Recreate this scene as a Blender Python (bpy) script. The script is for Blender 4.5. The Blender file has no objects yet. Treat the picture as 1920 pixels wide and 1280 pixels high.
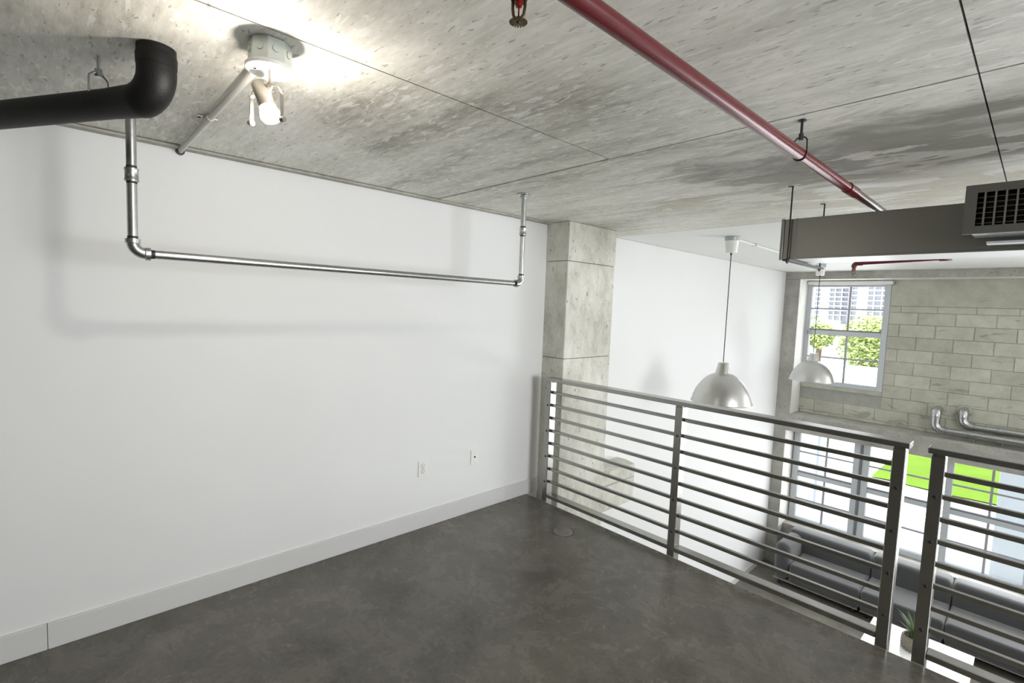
import bpy, bmesh, math, random
from mathutils import Vector, Matrix
random.seed(7)
PI = math.pi
scene = bpy.context.scene
col = scene.collection

# ------------------------------------------------------------------ camera
CAM = Vector((2.9968, -3.0226, 1.6541)); YAW, PITCH, ROLL, FPX = .8217, .0733, .0376, 922.9
cd = bpy.data.cameras.new('camera'); co = bpy.data.objects.new('camera', cd); col.objects.link(co)
cd.sensor_width = 36; cd.lens = FPX / 1920 * 36; cd.clip_start = .02; cd.clip_end = 3000
_f = Vector((-math.sin(YAW)*math.cos(PITCH), math.cos(YAW)*math.cos(PITCH), -math.sin(PITCH)))
_r = Vector((math.cos(YAW), math.sin(YAW), 0)); _u = _r.cross(_f)
_r2 = math.cos(ROLL)*_r + math.sin(ROLL)*_u; _u2 = -math.sin(ROLL)*_r + math.cos(ROLL)*_u
m = Matrix((( _r2.x, _u2.x, -_f.x, CAM.x), (_r2.y, _u2.y, -_f.y, CAM.y), (_r2.z, _u2.z, -_f.z, CAM.z), (0, 0, 0, 1)))
co.matrix_world = m
scene.camera = co

# ------------------------------------------------------------------ sky, sun, fill lights added at the windows, exposure
w = bpy.data.worlds.new('sky'); scene.world = w; w.use_nodes = True
bg = w.node_tree.nodes['Background']; bg.inputs[0].default_value = (.88, .93, 1, 1); bg.inputs[1].default_value = 2.2
sl = bpy.data.lights.new('sun', 'SUN'); sl.energy = 10; sl.angle = .01; sl.color = (1, .96, .88)
so = bpy.data.objects.new('sun', sl); col.objects.link(so)
so.rotation_euler = Vector((-.22, .52, -.83)).to_track_quat('-Z', 'Y').to_euler()
def window_light(name, x0, x1, z0, z1, y, power, c=(.97, .985, 1), rot=(-PI/2, 0, 0)):  # area light added inside the glass to lift the interior brightness
    l = bpy.data.lights.new(name, 'AREA'); l.shape = 'RECTANGLE'; l.size = x1-x0; l.size_y = z1-z0
    l.energy = power; l.color = c
    o = bpy.data.objects.new(name, l); col.objects.link(o)
    o.location = ((x0+x1)/2, y, (z0+z1)/2); o.rotation_euler = rot; return o
UPW = [(.215, 1.368), (3.75, 4.90), (5.15, 6.30)]  # only the first is in view; the other two are added for fill
LOW = [(.198 + k*1.0, 1.165 + k*1.0) for k in range(6)]  # first three are in view; the rest are added to carry fill lights
for (a, b), p in zip(UPW, (8, 30, 42)): window_light('window_fill', a+.1, b-.1, .6, 2.15, 6.36, p)
for (a, b), p in zip(LOW, (9, 14, 22, 34, 42, 42)): window_light('window_fill', a+.1, b-.1, -1.85, -.42, 6.36, p)
lo_ = window_light('window_fill', 0, 1.6, .95, 2.05, 0, 140, rot=(PI/2, 0, PI/2)); lo_.location = (6.44, -.6, 1.5)   # fill for the mezzanine wall, at the added side window
scene.view_settings.view_transform = 'Standard'; scene.view_settings.look = 'None'
scene.view_settings.exposure = .12; scene.view_settings.gamma = 1; scene.view_settings.use_curve_mapping = False
scene.cycles.use_denoising = True
scene.cycles.max_bounces = 8; scene.cycles.diffuse_bounces = 5; scene.cycles.sample_clamp_indirect = 8

# ------------------------------------------------------------------ materials
class NT:
    def __init__(s, name):
        s.m = bpy.data.materials.new(name); s.m.use_nodes = True
        s.t = s.m.node_tree; s.b = s.t.nodes['Principled BSDF']; s.o = s.t.nodes['Material Output']
    def n(s, t, **k):
        q = s.t.nodes.new(t)
        for a, v in k.items():
            if a in q.inputs.keys() if isinstance(a, str) and not hasattr(q, a) else False: q.inputs[a].default_value = v
            else: setattr(q, a, v)
        return q
    def l(s, a, b): s.t.links.new(a, b)
    def pos(s, scale=(1, 1, 1)):
        g = s.n('ShaderNodeNewGeometry'); mp = s.n('ShaderNodeMapping'); mp.inputs['Scale'].default_value = scale
        s.l(g.outputs['Position'], mp.inputs['Vector']); return mp.outputs[0]
    def noise(s, scale, vec, detail=6, rough=.6, dist=0):
        q = s.n('ShaderNodeTexNoise'); q.inputs['Scale'].default_value = scale; q.inputs['Detail'].default_value = detail
        q.inputs['Roughness'].default_value = rough; q.inputs['Distortion'].default_value = dist
        s.l(vec, q.inputs['Vector']); return q.outputs['Fac']
    def ramp(s, fac, stops, interp='LINEAR'):
        q = s.n('ShaderNodeValToRGB'); q.color_ramp.interpolation = interp
        e = q.color_ramp.elements
        while len(e) < len(stops): e.new(.5)
        for x, (p, c) in zip(e, stops):
            x.position = p; x.color = (c, c, c, 1) if isinstance(c, (int, float)) else (*c, 1)
        s.l(fac, q.inputs[0]); return q.outputs[0]
    def mix(s, fac, a, b, mode='MIX'):
        q = s.n('ShaderNodeMix'); q.data_type = 'RGBA'; q.blend_type = mode
        for i, v in ((0, fac), (6, a), (7, b)):
            if isinstance(v, (int, float)): q.inputs[i].default_value = v if i == 0 else (v, v, v, 1)
            elif isinstance(v, tuple): q.inputs[i].default_value = (*v, 1)
            else: s.l(v, q.inputs[i])
        return q.outputs[2]
    def math(s, op, a, b=0):
        q = s.n('ShaderNodeMath'); q.operation = op
        for i, v in ((0, a), (1, b)):
            if isinstance(v, (int, float)): q.inputs[i].default_value = v
            else: s.l(v, q.inputs[i])
        return q.outputs[0]
    def base(s, c):
        if isinstance(c, tuple): s.b.inputs['Base Color'].default_value = (*c, 1)
        else: s.l(c, s.b.inputs['Base Color'])
    def set(s, **k):
        for a, v in k.items():
            i = s.b.inputs[a.replace('_', ' ')]
            if isinstance(v, (int, float)): i.default_value = v
            else: s.l(v, i)
    def bump(s, h, strength=.3, dist=.01):
        q = s.n('ShaderNodeBump'); q.inputs['Strength'].default_value = strength; q.inputs['Distance'].default_value = dist
        s.l(h, q.inputs['Height']); s.l(q.outputs[0], s.b.inputs['Normal'])

M = {}
def concrete(name, dark, mid, light, stretch=(1, 1, 1), big=.9, rough=.75, pits=.5, spec=.4, bump=.25):
    t = NT(name)
    v = t.pos(); vs = t.pos(stretch)
    a = t.noise(big, v, 5, .6, .4); b = t.noise(big*4, vs, 8, .68, .3); c = t.noise(55, vs, 4, .7)
    mx = t.math('ADD', t.math('MULTIPLY', a, .45), t.math('ADD', t.math('MULTIPLY', b, .42), t.math('MULTIPLY', c, .13)))
    cc = t.ramp(mx, [(.33, dark), (.5, mid), (.66, light)])
    p = t.ramp(t.noise(26, vs, 3, .5), [(.66, 0.), (.72, 1.)])
    cc = t.mix(t.math('MULTIPLY', p, pits), cc, tuple(x*.45 for x in dark))
    t.base(cc); t.set(Roughness=rough); t.b.inputs['Specular IOR Level'].default_value = spec
    t.bump(t.math('ADD', b, t.math('MULTIPLY', c, .6)), bump, .006)
    M[name] = t; return t
def plain(name, c, rough=.5, metal=0., spec=.5, var=.06, scale=9, bump=0):
    t = NT(name)
    n = t.noise(scale, t.pos(), 5, .6)
    t.base(t.mix(n, tuple(x*(1-var) for x in c), tuple(min(1, x*(1+var)) for x in c)))
    t.set(Roughness=rough, Metallic=metal); t.b.inputs['Specular IOR Level'].default_value = spec
    if bump: t.bump(t.noise(scale*8, t.pos(), 4, .6), bump, .004)
    M[name] = t; return t

# ceiling concrete: board grain runs across the room (X), a few pale scuffed patches
t = NT('ceiling_concrete')
v = t.pos(); vs = t.pos((.22, 1.6, 1)); vf = t.pos((.35, 1.25, 1))
a = t.noise(.75, v, 5, .62, .5); b = t.noise(3.2, vs, 9, .7, .35); c = t.noise(34, vf, 5, .75, .2)
mx = t.math('ADD', t.math('MULTIPLY', a, .36), t.math('ADD', t.math('MULTIPLY', b, .40), t.math('MULTIPLY', c, .24)))
cc = t.ramp(mx, [(.39, (.36, .35, .295)), (.46, (.60, .59, .525)), (.53, (.75, .74, .67)), (.61, (.89, .88, .82))])
fl = t.ramp(t.noise(30, vf, 3, .6, .6), [(.58, 0.), (.62, .6)])
cc = t.mix(fl, cc, (.88, .88, .83))
pt = t.ramp(t.noise(58, vf, 2, .5, .3), [(.315, 1.), (.345, 0.)])
cc = t.mix(t.math('MULTIPLY', pt, .55), cc, (.22, .215, .19))
# scuffed, flaking coat in one band near the void
sx = t.n('ShaderNodeSeparateXYZ'); g = t.n('ShaderNodeNewGeometry'); t.l(g.outputs['Position'], sx.inputs[0])
band = t.math('MULTIPLY', t.ramp(t.math('MULTIPLY_ADD', sx.outputs[1], .25), [(0, 0.)]) if False else
              t.math('SUBTRACT', 1, t.math('MINIMUM', 1, t.math('ABSOLUTE', t.math('SUBTRACT', sx.outputs[1], .35)))), 1)
fk = t.noise(2.6, t.pos((.55, 1.5, 1)), 8, .62, .9)
def blob(cx_, cy_, rx_, ry_, wob):
    dx = t.math('DIVIDE', t.math('SUBTRACT', sx.outputs[0], cx_), rx_); dy = t.math('DIVIDE', t.math('SUBTRACT', sx.outputs[1], cy_), ry_)
    d2 = t.math('SQRT', t.math('ADD', t.math('MULTIPLY', dx, dx), t.math('MULTIPLY', dy, dy)))
    return t.math('ADD', d2, t.math('MULTIPLY', t.math('SUBTRACT', fk, .5), wob))
dk = t.ramp(blob(2.75, -.42, 1.15, .50, 3.2), [(.45, 1.), (1.0, 0.)])            # old damp stain
cc = t.mix(t.math('MULTIPLY', dk, .80), cc, (.25, .245, .205))
tan = t.ramp(blob(2.25, .42, 1.3, .62, 2.6), [(.55, 1.), (1.05, 0.)])           # yellowed band
cc = t.mix(t.math('MULTIPLY', tan, .6), cc, (.60, .55, .42))
fm = t.math('MULTIPLY', t.ramp(blob(2.35, .25, 1.5, .72, 1.5), [(.6, 1.), (1.0, 0.)]), t.ramp(t.noise(4.2, t.pos((.5, 1.3, 1)), 7, .6, .8), [(.535, 0.), (.55, 1.)]))
cc = t.mix(t.math('MULTIPLY', fm, .85), cc, (.86, .84, .77))                    # flaking whitewash
t.base(cc); t.set(Roughness=t.ramp(fk, [(.4, .62), (.6, .42)])); t.b.inputs['Specular IOR Level'].default_value = .4
t.bump(t.math('ADD', b, t.math('MULTIPLY', c, .5)), .22, .006); M['ceiling_concrete'] = t

concrete('column_concrete', (.40, .39, .33), (.68, .67, .60), (.86, .85, .79), (1.3, 1.3, .75), 1.7, .8, .7)
concrete('beam_concrete', (.27, .27, .24), (.42, .41, .37), (.56, .55, .5), (1, 1, 1), 1.6, .8, .5)
concrete('lit_reveal_concrete', (.62, .61, .56), (.74, .73, .69), (.84, .83, .80), (2, 2, .5), 1.6, .8, .15)  # paler than the beams: light on the recess faces is painted in
concrete('block_concrete', (.42, .42, .345), (.54, .54, .45), (.64, .64, .55), (1, 1, 1), 2.2, .9, .35)
t = M['block_concrete']; src = t.b.inputs['Base Color'].links[0].from_socket
oi = t.n('ShaderNodeObjectInfo'); tone = t.ramp(oi.outputs['Random'], [(0, .90), (1, 1.06)])
mr = t.n('ShaderNodeMapping'); mr.inputs['Rotation'].default_value = (0, .75, 0); mr.inputs['Scale'].default_value = (1.1, 1, 3.4); t.l(t.pos(), mr.inputs['Vector'])
zz = t.n('ShaderNodeSeparateXYZ'); t.l(t.pos(), zz.inputs[0]); low = t.ramp(zz.outputs[2], [(.35, .075), (.95, 0.)])
st = t.ramp(t.math('ADD', t.noise(3.0, mr.outputs[0], 5, .6, .6), low), [(.64, 1.), (.71, .68)])
t.base(t.mix(1., t.mix(1., src, tone, 'MULTIPLY'), st, 'MULTIPLY'))
concrete('mortar', (.33, .33, .29), (.40, .40, .36), (.47, .47, .43), (1, 1, 1), 2.2, .9, .2)
concrete('bounce_cut_concrete', (.06, .06, .052), (.10, .10, .09), (.15, .15, .13), (1, 1, 1), 1.5, .8, .3)
concrete('slab_edge', (.30, .29, .26), (.44, .43, .38), (.58, .56, .5), (1, 1, 1), 4, .85, .5)
t = NT('floor_concrete'); v = t.pos()
a = t.noise(.9, v, 6, .62, .6); b = t.noise(4.5, v, 9, .72, .5); c = t.noise(38, v, 6, .75, .2)
mx = t.math('ADD', t.math('MULTIPLY', a, .34), t.math('ADD', t.math('MULTIPLY', b, .40), t.math('MULTIPLY', c, .26)))
cc = t.ramp(mx, [(.39, (.062, .057, .046)), (.48, (.110, .102, .083)), (.55, (.145, .134, .110)), (.62, (.22, .205, .17))])
chips = t.ramp(t.noise(70, v, 2, .5), [(.735, 0.), (.75, 1.)]); cc = t.mix(t.math('MULTIPLY', chips, .5), cc, (.34, .32, .27))
scr = t.ramp(t.noise(9, t.pos((1.0, 3.2, 1)), 5, .7, 1.5), [(.66, 0.), (.70, 1.)]); cc = t.mix(t.math('MULTIPLY', scr, .16), cc, (.045, .042, .034))
t.base(cc); t.set(Roughness=t.ramp(b, [(.36, .21), (.64, .31)])); t.b.inputs['Specular IOR Level'].default_value = .5
t.bump(t.math('ADD', b, t.math('MULTIPLY', c, .5)), .05, .004); M['floor_concrete'] = t
concrete('lower_floor_concrete', (.10, .094, .074), (.16, .15, .12), (.23, .215, .18), (1, 1, 1), 1.1, .35, .2, .5, .06)
plain('wall_paint', (.82, .825, .82), .6, 0, .3, .015, 3, .03)
plain('ceiling_paint', (.83, .83, .81), .55, 0, .3, .03, 2, .04)
plain('baseboard_paint', (.67, .67, .665), .5, 0, .4, .03, 6)
plain('plastic_white', (.86, .86, .84), .35, 0, .5, .01)
plain('joint_dark', (.03, .03, .028), .9)
plain('slot_dark', (.02, .02, .02), .6)
plain('galvanised', (.52, .53, .53), .30, 1., .5, .22, 38, .05)
plain('galvanised_band', (.42, .43, .44), .36, 1., .5, .25, 38, .05)
plain('thread_black', (.03, .03, .03), .5, .3)
plain('plate_grey', (.21, .20, .18), .5, .3, .4, .2, 30)
plain('conduit_paint', (.62, .61, .57), .5, 0, .4, .08, 12)
plain('steel_dark', (.38, .375, .355), .27, .97, .5, .16, 16, .02)
plain('bolt_dark', (.05, .05, .05), .45, .7)
plain('red_paint', (.125, .010, .015), .26, 0, .6, .12, 18, .02)
plain('black_rubber', (.006, .006, .006), .5, 0, .28, .5, 25, .25)
plain('brass_old', (.15, .105, .055), .42, .85, .5, .3, 60)
plain('red_glass', (.35, .02, .02), .15)
plain('nickel', (.50, .47, .42), .30, .95, .5, .05, 30)
plain('box_zinc', (.46, .50, .48), .42, .7, .5, .15, 30)
plain('canopy_white', (.86, .84, .80), .35)
plain('aluminium', (.60, .595, .58), .33, .9, .5, .04, 30)
plain('shade_inside', (.85, .85, .83), .5)
plain('cord_black', (.015, .015, .015), .5)
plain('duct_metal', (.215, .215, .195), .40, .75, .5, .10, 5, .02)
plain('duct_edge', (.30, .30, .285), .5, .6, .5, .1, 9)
plain('duct_lit_metal', (.80, .82, .82), .35, .3, .5, .06, 4)  # pale tone paints in the bright floor reflected on the underside
plain('register_paint', (.155, .152, .14), .55, .2, .4, .08, 9)
plain('register_bar', (.23, .22, .19), .5, .3)
plain('duct_inside', (.008, .009, .01), .8)
plain('window_frame', (.60, .63, .66), .42, .1, .5, .03)
plain('muntin_grey', (.40, .40, .44), .45, .1)
plain('window_dark', (.23, .24, .25), .4, .3)
plain('blind_white', (.86, .86, .83), .5)
t = plain('sofa_fabric', (.075, .076, .078), .95, 0, .2, .25, 120, .5)
t.b.inputs['Sheen Weight'].default_value = .6; t.b.inputs['Sheen Roughness'].default_value = .5
plain('sofa_base', (.30, .29, .27), .5)
plain('table_white', (.88, .88, .87), .16)
plain('pot_basket', (.30, .27, .22), .85, 0, .3, .4, 40, .6)
plain('soil', (.03, .022, .016), .95)
plain('leaf_green', (.09, .15, .035), .5, 0, .4, .35, 14)
plain('lawn_green', (.115, .20, .016), .85, 0, .2, .22, 1.2)
plain('tree_green', (.36, .44, .16), .7, 0, .3, .3, 2)
plain('bark', (.16, .12, .08), .9)
plain('paving', (.80, .78, .75), .8, 0, .3, .06, .8)
plain('fence_white', (.88, .89, .91), .6, 0, .3, .02, 2)
plain('pillar_paint', (.82, .86, .88), .7, 0, .3, .02, 2)
plain('tower_white', (.55, .56, .58), .6, 0, .3, .02)
plain('tower_glass', (.34, .36, .40), .3, 0, .5, .1, .05)
plain('roof_grey', (.4, .4, .38), .8)
t = NT('lamp_glow'); t.b.inputs['Base Color'].default_value = (1, .97, .9, 1)
t.b.inputs['Emission Color'].default_value = (1, .91, .82, 1); t.b.inputs['Emission Strength'].default_value = 380; M['lamp_glow'] = t
t = NT('pane_glass'); t.t.nodes.remove(t.b)
tr = t.n('ShaderNodeBsdfTransparent'); gl = t.n('ShaderNodeBsdfGlossy'); gl.inputs['Roughness'].default_value = .02
tr.inputs[0].default_value = (.93, .95, .97, 1)
fr = t.n('ShaderNodeFresnel'); fr.inputs[0].default_value = 1.3; ms = t.n('ShaderNodeMixShader')
t.l(fr.outputs[0], ms.inputs[0]); t.l(tr.outputs[0], ms.inputs[1]); t.l(gl.outputs[0], ms.inputs[2]); t.l(ms.outputs[0], t.o.inputs[0]); M['pane_glass'] = t

# ------------------------------------------------------------------ mesh helpers
class MB:
    def __init__(s): s.v = []; s.f = []
    def add(s, vs, fs):
        k = len(s.v); s.v += [tuple(x) for x in vs]; s.f += [tuple(i+k for i in q) for q in fs]; return s
    def box(s, x0, x1, y0, y1, z0, z1):
        return s.add([(x0, y0, z0), (x1, y0, z0), (x1, y1, z0), (x0, y1, z0), (x0, y0, z1), (x1, y0, z1), (x1, y1, z1), (x0, y1, z1)],
                     [(3, 2, 1, 0), (4, 5, 6, 7), (0, 1, 5, 4), (1, 2, 6, 5), (2, 3, 7, 6), (3, 0, 4, 7)])
    def tube(s, pts, r, n=16, cap=True):
        pts = [Vector(p) for p in pts]; rs = r if isinstance(r, (list, tuple)) else [r]*len(pts)
        T = []
        for i in range(len(pts)):
            a = (pts[i]-pts[i-1]).normalized() if i else None; b = (pts[i+1]-pts[i]).normalized() if i < len(pts)-1 else None
            T.append(((a or b)+(b or a)).normalized())
        u = T[0].orthogonal().normalized(); vs = []
        for i, p in enumerate(pts):
            u = (u - T[i]*u.dot(T[i])).normalized(); w_ = T[i].cross(u)
            k = 1.
            vs += [p+(u*math.cos(2*PI*j/n)+w_*math.sin(2*PI*j/n))*rs[i]*k for j in range(n)]
        fs = [(i*n+j, i*n+(j+1) % n, (i+1)*n+(j+1) % n, (i+1)*n+j) for i in range(len(pts)-1) for j in range(n)]
        if cap: fs += [tuple(reversed(range(n))), tuple(range((len(pts)-1)*n, len(pts)*n))]
        return s.add(vs, fs)
    def lathe(s, c, prof, n=40, axis=(0, 0, 1)):
        c = Vector(c); ax = Vector(axis).normalized(); u = ax.orthogonal().normalized(); w_ = ax.cross(u); vs = []
        for r, h in prof: vs += [c+ax*h+(u*math.cos(2*PI*j/n)+w_*math.sin(2*PI*j/n))*r for j in range(n)]
        return s.add(vs, [(i*n+j, i*n+(j+1) % n, (i+1)*n+(j+1) % n, (i+1)*n+j) for i in range(len(prof)-1) for j in range(n)])
    def prism(s, poly, z0, z1):
        n = len(poly)
        return s.add([(x, y, z0) for x, y in poly]+[(x, y, z1) for x, y in poly],
                     [tuple(reversed(range(n))), tuple(range(n, 2*n))]+[(i, (i+1) % n, n+(i+1) % n, n+i) for i in range(n)])
    def build(s, name, mat, parent=None, bevel=0, smooth=False, seg=2):
        me = bpy.data.meshes.new(name); me.from_pydata(s.v, [], s.f); me.validate()
        bm = bmesh.new(); bm.from_mesh(me); bmesh.ops.recalc_face_normals(bm, faces=bm.faces)
        if bevel: bmesh.ops.bevel(bm, geom=list(bm.edges), offset=bevel, segments=seg, affect='EDGES', profile=.5, clamp_overlap=True)
        bm.to_mesh(me); bm.free()
        if smooth:
            for p in me.polygons: p.use_smooth = True
            try: me.set_sharp_from_angle(angle=math.radians(42))
            except Exception: pass
        me.materials.append(M[mat].m)
        o = bpy.data.objects.new(name, me); col.objects.link(o)
        if parent: attach(o, parent)
        return o
def attach(o, parent):
    o.parent = parent
    q = parent; mw = Matrix.Identity(4)
    while q: mw = q.matrix_basis if not q.parent else q.parent.matrix_basis; break
    root = parent
    while root.parent: root = root.parent
    if parent is root: o.matrix_parent_inverse = root.matrix_basis.inverted()
def tag(o, label=None, cat=None, group=None, kind=None):
    if label: o['label'] = label
    if cat: o['category'] = cat
    if group: o['group'] = group
    if kind: o['kind'] = kind
    return o
def thing(name, loc, label, cat, group=None, kind=None):
    o = bpy.data.objects.new(name, None); col.objects.link(o); o.empty_display_size = .1
    o.matrix_basis = Matrix.Translation(Vector(loc)); return tag(o, label, cat, group, kind)
def box(*a): return MB().box(*a)
def arc(c, a, b, n=8):
    """quarter bend: from corner c, along unit a to unit b; returns points of a circle arc joining c+a to c+b"""
    c, a, b = Vector(c), Vector(a), Vector(b)
    return [c + a*(1-math.sin(i/n*PI/2)) + b*(1-math.cos(i/n*PI/2)) for i in range(n+1)]

H = 2.375; XR = 6.5; YB = -4.6; YW = 5.976; ZL = -2.6; YG = 6.42

# ------------------------------------------------------------------ room shell
def struct(name, label, cat, mb, mat, **k): return tag(mb.build(name, mat, **k), label, cat, kind='structure')
fl = struct('floor', 'dark polished concrete mezzanine floor', 'floor', box(0, XR, YB, -.006, -.24, 0), 'floor_concrete')
box(0, XR, -.0059, 0, -.24, -.002).build('slab_edge', 'slab_edge', fl)
struct('floor_lower', 'grey concrete floor of the living room below', 'floor', box(-.15, XR, YB, 6.42, ZL-.1, ZL), 'lower_floor_concrete')
wl = struct('wall_left', 'white painted wall on the left', 'wall', box(-.15, 0, YB, YW, ZL, H), 'wall_paint')
wr = struct('wall_right', 'white painted wall on the right side', 'wall', box(XR, XR+.15, YB, YW, ZL, .85), 'wall_paint')
box(XR, XR+.15, YB, -1.5, .85, H).build('wall_piece', 'wall_paint', wr); box(XR, XR+.15, .3, YW, .85, H).build('wall_piece', 'wall_paint', wr)
box(XR, XR+.15, -1.5, .3, 2.15, H).build('wall_piece', 'wall_paint', wr)
wr2 = thing('window_20', (XR+.07, -.6, .85), 'unseen window added in the right wall for fill light', 'window', kind='structure')  # invented opening, out of view, that holds the mezzanine fill light
for a_ in ((-1.5, -1.43, .85, 2.15), (.23, .3, .85, 2.15), (-1.43, .23, .85, .92), (-1.43, .23, 2.08, 2.15), (-.63, -.57, .92, 2.08)):
    box(XR+.03, XR+.10, *a_).build('frame_bar', 'window_frame', wr2)
for a_ in ((-1.43, -.63, .92, 2.08), (-.57, .23, .92, 2.08)): box(XR+.06, XR+.066, *a_).build('pane', 'pane_glass', wr2)
struct('wall_back', 'unseen back wall kept dark to cut bounced light', 'wall', box(-.15, XR+.15, YB-.15, YB, ZL, H), 'bounce_cut_concrete')  # coloured dark so less light bounces back from behind the camera
bb = struct('baseboard_left', 'low white baseboard along the left wall', 'baseboard', MB().add(
    [(0, y, z) for y in (-3.085, .137) for z in (0,)] + [], []), 'baseboard_paint') if False else None
bb = thing('baseboard_left', (0, YB, 0), 'low white baseboard along the left wall', 'baseboard', kind='structure')
for y0, y1 in ((YB, -3.0835), (-3.081, .13)):
    MB().add([(0, y0, .001), (.014, y0, .001), (.014, y0, .119), (.011, y0, .122), (0, y0, .122), (0, y1, .001), (.014, y1, .001), (.014, y1, .119), (.011, y1, .122), (0, y1, .122)],
             [(0, 1, 2, 3, 4), (9, 8, 7, 6, 5), (0, 5, 6, 1), (1, 6, 7, 2), (2, 7, 8, 3), (3, 8, 9, 4), (4, 9, 5, 0)]).build('board', 'baseboard_paint', bb)
lb = struct('baseboard_lower', 'thin white baseboard at the foot of the tall white wall', 'baseboard', box(0, .012, .8, 5.7, ZL, ZL+.09), 'baseboard_paint')
# ceiling: concrete panels with recessed joints, smooth painted part over the void
ce = struct('ceiling', 'raw concrete ceiling with formwork joints', 'ceiling', box(-.15, XR+.15, YB-.15, YW+.02, H+.012, H+.22), 'joint_dark')
G = .006; YJ = -1.041; YP = 1.108
JX = {1.511: .011, 2.811: .005}; JY = {YJ: .011, YP: .016}
def cpanel(x0, x1, y0, y1, mat, g=G, dz=0):
    box(x0+JX.get(x0, g)/2, x1-JX.get(x1, g)/2, y0+JY.get(y0, g)/2, y1-JY.get(y1, g)/2, H+dz, H+.0125).build('panel' if mat == 'ceiling_concrete' else 'painted_panel', mat, ce)
for x0, x1 in ((0, 1.511), (1.511, 2.811), (2.811, 4.1), (4.1, 5.4), (5.4, XR)):
    cpanel(x0, x1, YB, YJ, 'ceiling_concrete', dz=.002 if x0 == 0 else 0)
for x0, x1 in ((0, 2.811), (2.811, 5.4), (5.4, XR)): cpanel(x0, x1, YJ, YP, 'ceiling_concrete')
cpanel(0, XR, YP, YW, 'ceiling_paint', dz=.001)
struct('trim_1', 'narrow concrete strip where the left wall meets the ceiling', 'trim', box(.0005, .055, YB, .136, H-.012, H-.0005), 'slab_edge', bevel=.003)

# column with corbel
cm = struct('column', 'rough concrete column at the end of the mezzanine wall', 'column', box(-.14, .2505, .137, .797, ZL, 1.213), 'column_concrete', bevel=.008)
box(-.14, .2505, .137, .797, 1.216, 2.045).build('upper_lift', 'column_concrete', cm, bevel=.008)
box(-.14, .256, .134, .799, 2.048, H-.001).build('column_head', 'column_concrete', cm, bevel=.008)
cb = MB().add([(0, .79, -.335), (.215, .79, -.335), (.215, .79, -.075), (.215, .79, .058), (.11, .79, .075), (0, .79, .075)] +
              [(0, 1.385, -.335), (.215, 1.385, -.335), (.215, 1.385, -.075), (.215, 1.385, .058), (.11, 1.385, .075), (0, 1.385, .075)],
              [(5, 4, 3, 2, 1, 0), (6, 7, 8, 9, 10, 11)] + [(i, (i+1) % 6, 6+(i+1) % 6, 6+i) for i in range(6)])
cb.build('corbel', 'column_concrete', cm, bevel=.012)
box(.2, .2165, .80, 1.38, -.085, -.065).build('cold_joint', 'slab_edge', cm, bevel=.003)

# window wall
ww = thing('wall_window', (0, YW, ZL), 'grey concrete wall with windows across the void', 'wall', kind='structure')
def wp(name, mat, *a, bevel=.006): return box(*a).build(name, mat, ww, bevel=bevel)
wp('pier', 'beam_concrete', -.15, .222, YW, 6.5, .016, 2.2585)
wp('pier', 'beam_concrete', -.15, .18, YW, 6.5, ZL, -.2715)
wp('reveal', 'lit_reveal_concrete', .2215, .2245, YW+.004, YG-.03, .018, 2.2585, bevel=0)
wp('reveal', 'lit_reveal_concrete', .1795, .1825, YW+.004, YG-.03, -1.95, -.2735, bevel=0)
wp('lintel', 'beam_concrete', -.15, XR+.15, YW, 6.55, 2.26, H+.02)
wp('soffit', 'lit_reveal_concrete', .2225, XR, YW+.003, YG-.03, 2.2565, 2.2599, bevel=0)
wp('spandrel', 'beam_concrete', -.15, XR+.15, YW, 6.55, -.27, .015)
wp('pier', 'beam_concrete', 6.35, XR+.15, YW+.001, 6.5, ZL, 2.2585)
wp('parapet', 'beam_concrete', .181, 6.35, 6.19, 6.5, ZL, -1.93)
wp('pier_base', 'slab_edge', -.1, .181, YW-.006, YW+.01, ZL, -2.17, bevel=.002)
# block wall behind: mortar core pieces around window openings, blocks in front
YBK = 6.385
def core(x0, x1, z0, z1): box(x0, x1, YBK+.008, 6.55, z0, z1).build('mortar_core', 'mortar', ww)
open_x = [(a, b) for a, b in UPW]
edges = [.222]+[e for ab in open_x for e in ab]+[6.35]
core(UPW[0][1], UPW[1][0], .015, 2.26); core(UPW[1][1], UPW[2][0], .015, 2.26); core(UPW[2][1], 6.35, .015, 2.26)
for a, b in UPW: core(a, b, .015, .52); core(a, b, 2.2, 2.26)
zs = [.016, .065, .255, .445, .635, .825, 1.015, 1.205, 1.395, 1.585, 1.765, 1.86]
rnd = random.Random(3)
for i in range(len(zs)-1):
    off = .21 if i % 2 else 0
    x = -.17 + off
    while x < 6.35:
        for (s0, s1) in ([(.2245, 6.35)] if zs[i+1] <= .40 else [(UPW[0][1]+.004, UPW[1][0]), (UPW[1][1], UPW[2][0]), (UPW[2][1], 6.35)]):
            a, b = max(x+.004, s0), min(x+.416, s1)
            if b-a > .03:
                d = rnd.uniform(-.004, .003)
                box(a, b, YBK+d, YBK+.012, zs[i]+.004, zs[i+1]-.004).build('block', 'block_concrete', ww, bevel=.004, seg=1)
        x += .42
for s0, s1 in ((UPW[0][1]+.004, UPW[1][0]), (UPW[1][1], UPW[2][0]), (UPW[2][1], 6.35)):
    box(s0, s1, YBK-.001, YBK+.012, 1.866, 2.257).build('rendered_band', 'block_concrete', ww, bevel=.003, seg=1)
for a, b in UPW:
    box(a+.01, b, YBK-.012, YBK+.02, .452, .519).build('sill_course', 'block_concrete', ww, bevel=.006, seg=1)

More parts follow.
